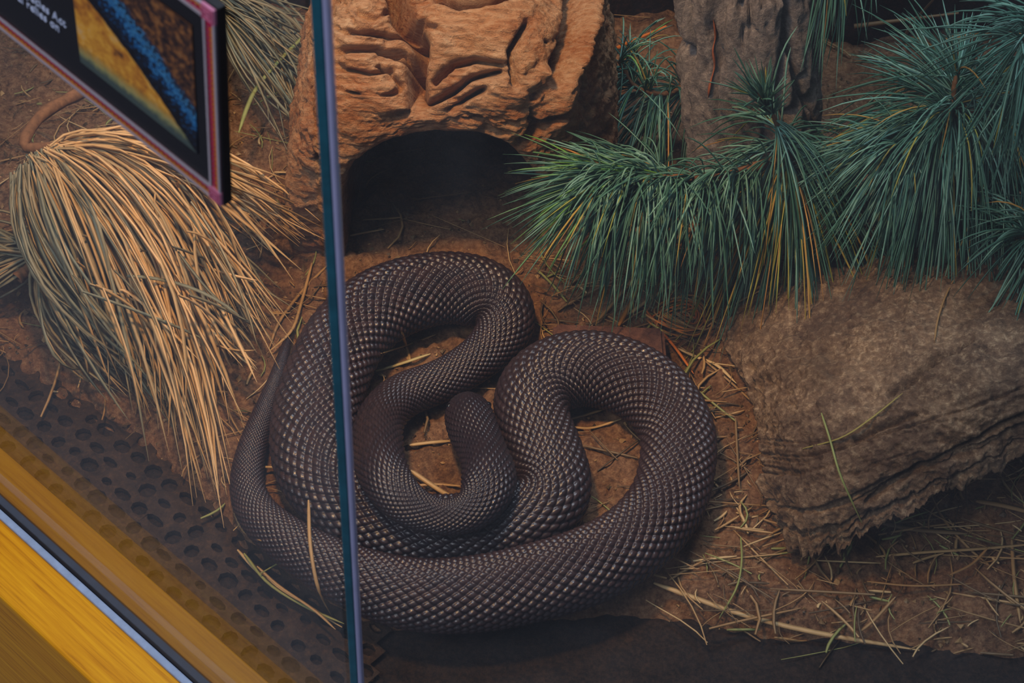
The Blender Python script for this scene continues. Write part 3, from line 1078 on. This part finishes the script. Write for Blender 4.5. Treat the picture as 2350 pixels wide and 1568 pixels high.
build_bough('dry_pine_bough', 'dry straw-coloured pine bough sweeping down toward the tail of the snake', [(P3((400, 190, .015)) + stH, 0.0060, 0.0032)], nH, DRY, at(330, 700, 0.012), 290, 0.00132)
stI = P3((40, 640, .06), (80, 600, .065), (105, 565, .07))
nI = dry_needles([
    (40, ((85, 590), (108, 560)), .068, ((40, 560), (20, 620)), .07, ((-140, 560), (-120, 800)), .02, .1, .6),
    (45, ((85, 595), (108, 570)), .068, ((60, 760), (160, 740)), .05, ((250, 900), (300, 870)), .016, .0, .55),
    (20, ((85, 595), (100, 575)), .068, ((10, 560), (40, 520)), .07, ((-120, 500), (-140, 560)), .03, .1, .6),
])
build_bough('dry_pine_bough', 'small grey-green dry pine tuft at the left edge under the straw-coloured bough', [(stI, 0.005, 0.003)], nI, DRY, at(90, 640, 0.012), 80, 0.0013)
stJ = P3((380, -120, .10), (440, -60, .10), (490, 0, .10))
nJ = dry_needles([
    (70, ((440, -60), (500, 20)), .10, ((600, 0), (560, 120)), .09, ((760, 180), (690, 330)), .02, .0, .45),
    (40, ((440, -60), (500, 20)), .10, ((620, -60), (600, 60)), .09, ((740, 40), (720, 220)), .03, .0, .4),
])
build_bough('dry_pine_bough', 'grey-green dry pine bough behind the sign left of the driftwood log', [(P3((330, -100, .015)) + stJ, 0.004, 0.003)], nJ, DRY, at(560, 120, 0.012), 90, 0.0012)

# ------------------------------------------------------------------ loose straws, each one its own thing
def straw(name, label, px_pts, w_px, tint, trees=None, off=0.002, cat='straw', squash=0.5, group=None, sides=5, z=None):
    trees = trees or [gb_]
    pts = cr_axis(drop(px_pts, trees, off) if z is None else np.array([at(x, y, z) for x, y in px_pts]), 14, 0)
    r = 0.5 * w_px * depth_of(pts[7]) / F
    prof = np.concatenate([[0.5, 0.9], np.ones(9), [0.9, 0.7, 0.25]])
    V, Fq = tube_arrays(pts, r * prof, sides, squash)
    me = mesh_from(name, V, Fq)
    add_attr(me, 'tint', np.full(len(V), tint))
    return link(name, me, STRAW, label=label, cat=cat, group=group)


ALL = [gb_, sb, nb_tree]
straw('straw_blade', 'long pale split straw blade lying across the soil below the bark slab', [(1500, 1338), (1600, 1375), (1700, 1410), (1860, 1450), (2110, 1493)], 15, 0.66, off=0.004, squash=0.35)
straw('dry_stick', 'pale whitish dry stick beside the flat reddish stone', [(1556, 800), (1600, 820), (1645, 838), (1690, 880)], 10, 0.75, off=0.005)
straw('orange_straw', 'bright orange straw crossing the pale stick by the flat stone', [(1478, 706), (1520, 762), (1555, 805), (1592, 858)], 8, 0.98, off=0.009)
straw('thin_stem', 'thin brown upright stem between the coil and the bark slab', [(1688, 960), (1692, 1040), (1697, 1120)], 6, 0.35, off=0.006)
straw('thin_stem', 'thin straw slanting from pale stick toward the bark slab', [(1620, 830), (1680, 880), (1735, 930)], 7, 0.45, off=0.004)
straw('straw_blade', 'long pale straw in the hollow under the ragged bark edge', [(2010, 1278), (2120, 1268), (2250, 1260), (2380, 1248)], 9, 0.6, off=0.006)
straw('straw_blade', 'wide dull brown blade just under the ragged bark edge', [(2020, 1200), (2100, 1215), (2220, 1225)], 16, 0.3, off=0.006, squash=0.3)
straw('straw_blade', 'upright tan straw near the right edge of the soil', [(2322, 1240), (2328, 1330), (2342, 1430)], 10, 0.5, off=0.006)
straw('straw_blade', 'tan straw slanting up from the soil toward the bark hollow', [(1975, 1450), (2010, 1420), (2055, 1370)], 8, 0.45, off=0.006)
straw('straw_blade', 'straw running level beneath the bark tip', [(1990, 1335), (2100, 1345), (2230, 1340)], 6, 0.5, off=0.006)
straw('straw_blade', 'broad tan straw at the right edge below the bark', [(2240, 1150), (2300, 1160), (2380, 1180)], 16, 0.45, off=0.01, squash=0.3)
straw('straw_blade', 'curved straw under the bark edge pointing down left', [(2180, 1320), (2230, 1295), (2270, 1255)], 7, 0.5, off=0.01)
straw('green_needle', 'pale green loose needle lying down the face of the bark slab', [(1885, 948), (1905, 1010), (1930, 1095), (1978, 1200)], 6, 0.87, ALL, 0.003, 'needle')
straw('green_needle', 'dark green loose needle slanting across the bark slab face', [(1842, 1030), (1930, 1005), (2000, 960), (2072, 902)], 5, 0.9, ALL, 0.003, 'needle')
straw('dry_needle', 'tan needle standing on the upper bark slab', [(2145, 782), (2152, 735), (2170, 680), (2195, 632)], 5, 0.45, ALL, 0.004, 'needle')
straw('dry_needle', 'orange-tan needle lying over the lower left coil beside the glass edge', [(708, 1148), (712, 1250), (730, 1350), (762, 1416)], 9, 0.6, ALL, 0.004, 'needle')
straw('dry_needle', 'tan needle leaning on the upper left coil beside the glass', [(716, 604), (690, 700), (668, 760), (612, 812)], 8, 0.58, ALL, 0.006, 'needle')
straw('dry_needle', 'grey-tan needle crossing near the glass edge above the left coil', [(752, 608), (690, 672), (640, 740), (618, 800)], 8, 0.5, ALL, 0.004, 'needle')
straw('dry_needle', 'short tan needle touching the outer curve of the tail', [(538, 1178), (560, 1220), (600, 1242)], 8, 0.58, ALL, 0.004, 'needle')
for k, (pp, w, t, lab) in enumerate([
    ([(545, 1262), (600, 1320), (680, 1375), (785, 1440)], 9, 0.7, 'pale grey-green straw curving below the tail along the mat edge'),
    ([(560, 1270), (615, 1338), (700, 1392), (790, 1432)], 8, 0.86, 'greenish straw curving below the tail just inside the mat edge'),
    ([(590, 1300), (640, 1345), (720, 1400), (770, 1445)], 7, 0.62, 'tan straw curving below the tail nearest the mat')]):
    straw('straw_blade', lab, pp, w, t, z=0.008 + 0.003 * k)
straw('dry_needle', 'short pale needle standing in the gap of the upper loop', [(922, 762), (932, 795), (943, 832)], 8, 0.62, ALL, 0.004, 'needle')
straw('dry_needle', 'yellow-green needle along the lower rim of the upper loop gap', [(862, 852), (920, 835), (988, 812)], 9, 0.8, ALL, 0.003, 'needle')
straw('dry_needle', 'orange-tan needle at the top of the upper loop gap', [(872, 812), (940, 790), (1000, 768)], 6, 0.6, ALL, 0.003, 'needle')
straw('straw_blade', 'broad pale straw slanting across the gap beside the head', [(942, 1080), (985, 1110), (1020, 1132), (1062, 1152)], 13, 0.66, [gb_], 0.006)
straw('straw_blade', 'pale straw lying level across the gap beside the head', [(940, 1022), (990, 1016), (1036, 1012)], 10, 0.68, [gb_], 0.004)
straw('straw_blade', 'tan straw under the slanting straw in the gap beside the head', [(945, 1116), (1000, 1112), (1060, 1116)], 8, 0.58, [gb_], 0.003)
straw('straw_blade', 'orange-tan straw at the top of the right coil gap', [(1308, 962), (1345, 952), (1385, 940)], 8, 0.9 - 0.3, [gb_], 0.004)
straw('straw_blade', 'pale bent straw just below the top of the right coil gap', [(1308, 980), (1360, 982), (1425, 962)], 7, 0.66, [gb_], 0.006)
straw('straw_blade', 'tan straw at the bottom of the right coil gap', [(1350, 1208), (1390, 1198), (1435, 1184)], 6, 0.56, [gb_], 0.006)
straw('straw_blade', 'brown straw leaning out from the right coil toward the soil', [(1535, 1332), (1580, 1305), (1635, 1278)], 7, 0.4, [gb_], 0.005)
straw('green_needle', 'long thin green needle hanging over the soil left of the bark tip', [(1700, 1232), (1702, 1290), (1690, 1350), (1650, 1420)], 5, 0.87, [gb_], 0.008, 'needle')
for lab, pp, w, t in [
    ('tan straw under the pine bough tip by the log foot', [(1370, 738), (1420, 680), (1470, 620)], 9, 0.5),
    ('rusty straw below the pine bough tip', [(1420, 748), (1450, 690), (1475, 620)], 11, 0.95),
    ('pale straw next to the rusty one below the bough', [(1445, 720), (1500, 680), (1560, 645)], 10, 0.6),
    ('brown straw lying along the log foot', [(1290, 705), (1360, 668), (1420, 640)], 8, 0.3),
    ('thin brown straw from fibre clump up to the bough', [(1610, 745), (1640, 690), (1690, 610)], 7, 0.4),
    ('long thin straw rising right of the fibre clump', [(1620, 740), (1700, 690), (1800, 640)], 6, 0.42)]:
    straw('straw_blade', lab, pp, w, t, ALL, 0.006)
straw('straw_blade', 'bent green blade hanging beside the sign in front of the log', [(718, 62), (640, 140), (590, 200), (566, 250), (548, 305)], 11, 0.86, [gb_], 0.10)

# orange fibre clump
fib, ft = [], []
c0 = at(1560, 728, 0.022)
for k in range(46):
    a0 = random.uniform(0, 6.28); rr_ = random.uniform(0.006, 0.019)
    tt = np.linspace(a0, a0 + random.uniform(2.0, 4.5), 12)
    pts = np.stack([c0[0] + rr_ * 1.25 * np.cos(tt) + random.gauss(0, .004), c0[1] + rr_ * 0.9 * np.sin(tt) + random.gauss(0, .004), np.full(12, c0[2] + random.uniform(-.004, .006)) + 0.003 * np.sin(tt * 2)], 1)
    fib.append(tube_arrays(pts, 0.0009, 4)); ft.append(random.uniform(0.9, 1.0) if random.random() < 0.6 else random.uniform(0.5, 0.62))
link('fibre_clump', join_tubes('fibre_clump', fib, ft), STRAW, label='tangled orange coconut fibre clump beside the flat stone', cat='fibre', kind='stuff')

# fine litter nobody could count
lit, lt = [], []
for k in range(7500):
    x, y = random.uniform(-0.45, 0.5), random.uniform(-0.32, 0.5)
    dens = 0.10
    q = pix_of(np.array([x, y, 0.01]))
    if q[0] > 1560 and q[1] > 700: dens = 1.0
    elif 1230 < q[0] < 1700 and 600 < q[1] < 800: dens = 0.8
    elif q[0] < 700: dens = 0.35
    if np.interp(x, bound[:, 0], bound[:, 1]) > y - 0.004: dens *= 0.12
    if np.dot(np.array([x, y]) - _b[:2], _n) > -0.03: continue
    if random.random() > dens: continue
    L_ = random.choice([0.006, 0.012, 0.02, 0.035, 0.06]) * random.uniform(0.7, 1.3)
    a0 = random.uniform(0, math.pi)
    t = np.linspace(-0.5, 0.5, 5)
    xx = x + L_ * t * math.cos(a0) + random.uniform(-0.9, 0.9) * L_ * t * t * math.sin(a0); yy = y + L_ * t * math.sin(a0)
    zz = np.full(5, soil_z(xx, yy).max() + random.uniform(0.0003, 0.003)) + t * random.gauss(0, 0.06) * L_
    zz = np.maximum(zz, soil_z(xx, yy) + 0.0003)
    lit.append(tube_arrays(np.stack([xx, yy, zz], 1), random.choice([0.0004, 0.0006, 0.0008, 0.0012]) * np.array([0.7, 1, 1, 1, 0.4]), 4, 0.6))
    lt.append(random.choice([0.1, 0.25, 0.35, 0.45, 0.5, 0.6, 0.72, 0.86]))
link('straw_litter', join_tubes('straw_litter', lit, lt), STRAW, label='scattered short straws and needles littering the soil', cat='litter', kind='stuff')

# soil crumbs and bark bits
oct_v = np.array([(1, 0, 0), (-1, 0, 0), (0, 1, 0), (0, -1, 0), (0, 0, 1), (0, 0, -1)], float)
oct_f = np.array([(0, 2, 4), (2, 1, 4), (1, 3, 4), (3, 0, 4), (2, 0, 5), (1, 2, 5), (3, 1, 5), (0, 3, 5)])
nc_ = 9000
cx_, cy_ = rng.uniform(-0.5, 0.55, nc_), rng.uniform(-0.34, 0.34, nc_)
ok = (cy_ > np.interp(cx_, bound[:, 0], bound[:, 1]) + 0.004) & ((np.stack([cx_, cy_], 1) - _b[:2]) @ _n < -0.03)
cx_, cy_ = cx_[ok], cy_[ok]
nk = len(cx_)
sz_ = rng.choice([0.0007, 0.0011, 0.0017, 0.0028], nk, p=[0.4, 0.35, 0.2, 0.05])
cv = oct_v[None] * sz_[:, None, None] * rng.uniform(0.5, 1.3, (nk, 6, 1)) + np.stack([cx_, cy_, soil_z(cx_, cy_) + sz_ * 0.3], 1)[:, None]
cv += rng.normal(0, 0.25, (nk, 6, 3)) * sz_[:, None, None]
cf = (oct_f[None] + 6 * np.arange(nk)[:, None, None]).reshape(-1, 3)
cm = mesh_from('soil_crumbs', cv, cf, smooth=False)
add_attr(cm, 'tint', np.repeat(rng.choice([0.02, 0.1, 0.2, 0.3, 0.42, 0.6], nk), 6))
link('soil_crumbs', cm, STRAW, label='loose dark and tan crumbs scattered over the soil', cat='soil', kind='stuff')

# ------------------------------------------------------------------ sign on the left pane
sp0 = K + NO * 0.0085
c_br = at_plane(514, 474, sp0, NO)
c_tr = at_plane(498, 22, sp0, NO)
Yv = c_tr - c_br; HS = np.linalg.norm(Yv); Yv /= HS
Xv = np.cross(Yv, NO); Xv /= np.linalg.norm(Xv)
if np.dot(Xv, E1) > 0: Xv = -Xv
WS = HS * 1.75
MS = Matrix(((Xv[0], Yv[0], NO[0], c_br[0]), (Xv[1], Yv[1], NO[1], c_br[1]), (Xv[2], Yv[2], NO[2], c_br[2]), (0, 0, 0, 1)))


def suv(px_, py_):
    d = at_plane(px_, py_, sp0, NO) - c_br
    return float(d @ Xv), float(d @ Yv)


sign = empty('info_sign', (0, 0, 0), 'black information sign with red and gold border hung on the side glass', 'sign')
sign.matrix_world = MS


def spart(name, me, mat, **kw):
    return link(name, me, mat, parent=sign, **kw)


TH_S = 0.0050
spart('panel', box_mesh('panel', -WS, 0, 0, HS, -TH_S, 0, 0.0006), BLACK)
RED = plain('border_red', srgb(168, 22, 66), 0.4, 0.3, grain=0.15, scale=500)
GOLD = plain('border_gold', srgb(184, 112, 40), 0.4, 0.3, grain=0.15, scale=500)
GREY = plain('trim_grey', srgb(164, 158, 166), 0.3, 0.5, grain=0.06)
PINK = plain('corner_pink', srgb(206, 128, 158), 0.4, 0.3, grain=0.1)
ROSE = plain('corner_rose', srgb(178, 60, 100), 0.4, 0.3, grain=0.1)
INK = plain('print_white', srgb(200, 214, 240), 0.5, 0.3, grain=0.03)
u_margin = -suv(507, 300)[0]
x_o1, x_o0 = suv(505, 300)[0], suv(501, 300)[0]
x_i1, x_i0 = suv(485.5, 300)[0], suv(480, 300)[0]
print('sign', HS, WS, x_o1, x_o0, x_i1, x_i0, suv(0, 70), suv(450, 200), suv(182, 100), suv(455, 352), suv(187, 142), suv(442, 60))
mo = -x_o1; tw = (x_i1 - x_i0) * 0.8; mi = -x_i0


def quad(name, x0, x1, y0, y1, mat, z0=0.0, z1=0.0004, **kw):
    return spart(name, box_mesh(name, x0, x1, y0, y1, z0, z1), mat, **kw)


q0, q1 = mo, mi                      # band between outer and inner trim
quad('border_band', -WS + q0, -q0, q0, q1, RED)
quad('border_band', -WS + q0, -q0, HS - q1, HS - q0, RED)
quad('border_band', -q1, -q0, q1, HS - q1, RED)
quad('border_band', -WS + q0, -WS + q1, q1, HS - q1, RED)
for a_, b_ in ((mo, mo + tw), (mi - tw, mi)):
    quad('trim_line', -WS + a_, -a_, a_, b_, GREY, z1=0.0012)
    quad('trim_line', -WS + a_, -a_, HS - b_, HS - a_, GREY, z1=0.0012)
    quad('trim_line', -b_, -a_, b_, HS - b_, GREY, z1=0.0012)
    quad('trim_line', -WS + a_, -WS + b_, b_, HS - b_, GREY, z1=0.0012)
# gold saw-tooth edging
bw = mi - mo - 2 * tw
tp = bw * 0.62
teeth, tick = ([], []), ([], [])


def tri(store, pts, z):
    o = len(store[0]); store[0].extend([(x, y, z) for x, y in pts]); store[1].append(tuple(range(o, o + len(pts))))


y_b = mo + tw
for k in range(int((WS - 2 * mi) / tp)):
    x = -mi - k * tp
    tri(teeth, [(x, y_b), (x, y_b + bw * 0.30), (x - tp * 0.4, y_b + bw * 0.62), (x - tp, y_b + bw * 0.22), (x - tp, y_b)][::-1], 0.0007)
    tri(teeth, [(x, HS - y_b), (x, HS - y_b - bw * 0.30), (x - tp * 0.4, HS - y_b - bw * 0.62), (x - tp, HS - y_b - bw * 0.22), (x - tp, HS - y_b)], 0.0007)
    for yy in (y_b + bw * 0.68, HS - y_b - bw * 0.74):
        tri(tick, [(x - tp * .75, yy), (x - tp * .6, yy), (x - tp * .5, yy + bw * .14), (x - tp * .65, yy + bw * .14)], 0.0007)
for k in range(int((HS - 2 * mi) / tp)):
    y = mi + k * tp
    tri(teeth, [(-y_b, y), (-y_b, y + tp), (-y_b - bw * 0.22, y + tp), (-y_b - bw * 0.62, y + tp * .4), (-y_b - bw * 0.30, y)], 0.0007)
    tri(tick, [(-y_b - bw * .82, y + tp * .6), (-y_b - bw * .68, y + tp * .5), (-y_b - bw * .68, y + tp * .65), (-y_b - bw * .82, y + tp * .75)], 0.0007)
spart('gold_edging', mesh_from('gold_edging', np.array(teeth[0]), teeth[1], smooth=False), GOLD, kind='stuff', label='gold saw-tooth edging')
spart('grey_ticks', mesh_from('grey_ticks', np.array(tick[0]), tick[1], smooth=False), GREY, kind='stuff')
cs0, cs1 = mo - 0.2 * tw, mi + 0.1 * tw
for cx0, cy0 in ((-cs1, cs0), (-cs1, HS - cs1), (-WS + cs0, cs0), (-WS + cs0, HS - cs1)):
    w = cs1 - cs0
    sq = quad('corner_square', cx0, cx0 + w, cy0, cy0 + w, PINK, z0=0.0, z1=0.0015, label='pink corner square with a rose spiral')
    # square spiral
    pts = []
    a, b = 0.10, 0.90
    x0, x1, y0, y1 = a, b, a, b
    pts = [(x0, y1), (x1, y1), (x1, y0), (x0, y0), (x0, y1 - .18), (x1 - .18, y1 - .18), (x1 - .18, y0 + .18), (x0 + .18, y0 + .18), (x0 + .18, y1 - .36), (x1 - .36, y1 - .36), (x1 - .36, y0 + .38)]
    store = ([], [])
    for (xa_, ya_), (xb_, yb_) in zip(pts[:-1], pts[1:]):
        t_ = 0.035
        X0, X1 = min(xa_, xb_) - t_, max(xa_, xb_) + t_
        Y0, Y1 = min(ya_, yb_) - t_, max(ya_, yb_) + t_
        tri(store, [(cx0 + X0 * w, cy0 + Y0 * w), (cx0 + X1 * w, cy0 + Y0 * w), (cx0 + X1 * w, cy0 + Y1 * w), (cx0 + X0 * w, cy0 + Y1 * w)], 0.0018)
    link('spiral', mesh_from('spiral', np.array(store[0]), store[1], smooth=False), ROSE, parent=sq)

# printed picture
pr = 0.5 * (suv(455, 352)[0] + suv(442, 60)[0])
pl = suv(185, 130)[0]
pb = 0.5 * (suv(455, 352)[1] + suv(187, 142)[1])
pt = suv(442, 60)[1]
PWX, PHY = pr - pl, pt - pb


def m_print():
    t = NT('printed_photo')
    tc = t.t.nodes.new('ShaderNodeTexCoord')
    sep = t.t.nodes.new('ShaderNodeSeparateXYZ')
    t.l(tc.outputs['Generated'], sep.inputs[0])
    u, v = sep.outputs[0], sep.outputs[1]
    n1 = t.noise(tc.outputs['Generated'], 5, 5, 0.6)
    n2 = t.noise(tc.outputs['Generated'], 16, 5, 0.7)
    sand = t.ramp(t.math('ADD', t.math('MULTIPLY', n1, 0.6), t.math('MULTIPLY', n2, 0.4)),
                  [(0.36, srgb(70, 48, 36)), (0.43, srgb(186, 116, 40)), (0.54, srgb(226, 164, 56)), (0.66, srgb(210, 178, 130))])
    low = t.ramp(t.math('ADD', v, t.math('MULTIPLY', n2, 0.12)), [(0.10, srgb(70, 84, 80)), (0.16, srgb(150, 150, 96)), (0.24, srgb(0, 0, 0))])
    lowf = t.ramp(t.math('ADD', v, t.math('MULTIPLY', n2, 0.12)), [(0.14, (1, 1, 1, 1)), (0.24, (0, 0, 0, 1))])
    sand = t.mix(lowf, sand, low)
    rock = t.ramp(n2, [(0.38, srgb(34, 26, 28)), (0.5, srgb(74, 50, 40)), (0.6, srgb(150, 96, 48)), (0.72, srgb(104, 104, 84))])
    vor = t.t.nodes.new('ShaderNodeTexVoronoi')
    vor.inputs['Scale'].default_value = 42
    t.l(tc.outputs['Generated'], vor.inputs['Vector'])
    # signed position across the printed snake body
    d = t.math('SUBTRACT', v, t.math('SUBTRACT', 0.60, t.math('MULTIPLY', t.math('POWER', u, 1.4), 0.62)))
    d = t.math('ADD', d, t.math('MULTIPLY', t.math('SUBTRACT', n1, 0.5), 0.08))
    spk = t.math('MULTIPLY', t.math('SUBTRACT', 0.55, vor.outputs['Distance']), 0.45)
    lit = t.math('ADD', t.math('MULTIPLY', d, 1.7), spk)
    body = t.ramp(t.math('ADD', lit, t.math('MULTIPLY', t.math('SUBTRACT', n2, 0.5), 0.5)),
                  [(0.10, srgb(20, 18, 24)), (0.30, srgb(24, 40, 62)), (0.40, srgb(16, 92, 152)), (0.50, srgb(70, 140, 184)), (0.58, srgb(24, 48, 76)), (0.80, srgb(36, 36, 48)), (0.95, srgb(30, 34, 66))])
    f_body = t.ramp(d, [(0.0, (0, 0, 0, 1)), (0.015, (1, 1, 1, 1))])
    f_rock = t.ramp(d, [(0.36, (0, 0, 0, 1)), (0.41, (1, 1, 1, 1))])
    c = t.mix(f_body, sand, body)
    c = t.mix(f_rock, c, rock)
    t.set(c, 0.4, 0.35)
    return t.m


o = spart('printed_photo', box_mesh('printed_photo', 0, PWX, 0, PHY, 0, 0.0004), m_print(), label='printed photo of a blue-black snake on yellow sand')
o.location = (pl, pb, 0)


def text_part(body, xr, yb_, size, name='lettering'):
    cu = bpy.data.curves.new('t', 'FONT')
    cu.body = body
    cu.size = size
    cu.align_x = 'RIGHT'
    cu.extrude = 0.0002
    cu.space_character = 1.05
    tmp = bpy.data.objects.new('t', cu)
    COL.objects.link(tmp)
    dg = bpy.context.evaluated_depsgraph_get()
    me = bpy.data.meshes.new_from_object(tmp.evaluated_get(dg))
    bpy.data.objects.remove(tmp)
    o = spart(name, me, INK, label='pale lettering')
    o.location = (xr, yb_, 0.0003)
    return o


r1 = suv(153, 64); r2 = suv(139, 75)
lh = (suv(133, 35)[1] - suv(133, 53)[1])
print('text', r1, r2, lh)
TS = lh * 1.30
text_part('Species Act', r1[0], r1[1], TS)
text_part('survival relies on', r2[0], r2[1], TS)

# a few twigs in the shade at the back
for lab, pp, r, t in [
    ('reddish dry twig lying behind the broad pine bough', [(2170, 95, .06), (2260, 72, .07), (2340, 80, .08), (2420, 60, .09)], 0.0030, 0.95),
    ('long brown twig crossing the shade behind the pine boughs', [(1960, 60, .03), (2080, 45, .04), (2200, 30, .05)], 0.0022, 0.4),
    ('thin grey twig rising behind the broad pine bough', [(2060, 120, .04), (2090, 60, .07), (2150, -10, .12)], 0.0018, 0.3),
    ('short orange-brown twig leaning on the back of the driftwood log', [(1400, 120, .06), (1450, 95, .08), (1530, 60, .10)], 0.0022, 0.98)]:
    pts = cr_axis(np.array([at(*p) for p in pp]), 16, 0)
    V, Fq = tube_arrays(pts, r * np.linspace(1.1, 0.5, 16), 6)
    me = mesh_from('dry_twig', V, Fq)
    add_attr(me, 'tint', np.full(len(V), t))
    link('dry_twig', me, STRAW, label=lab, cat='twig')
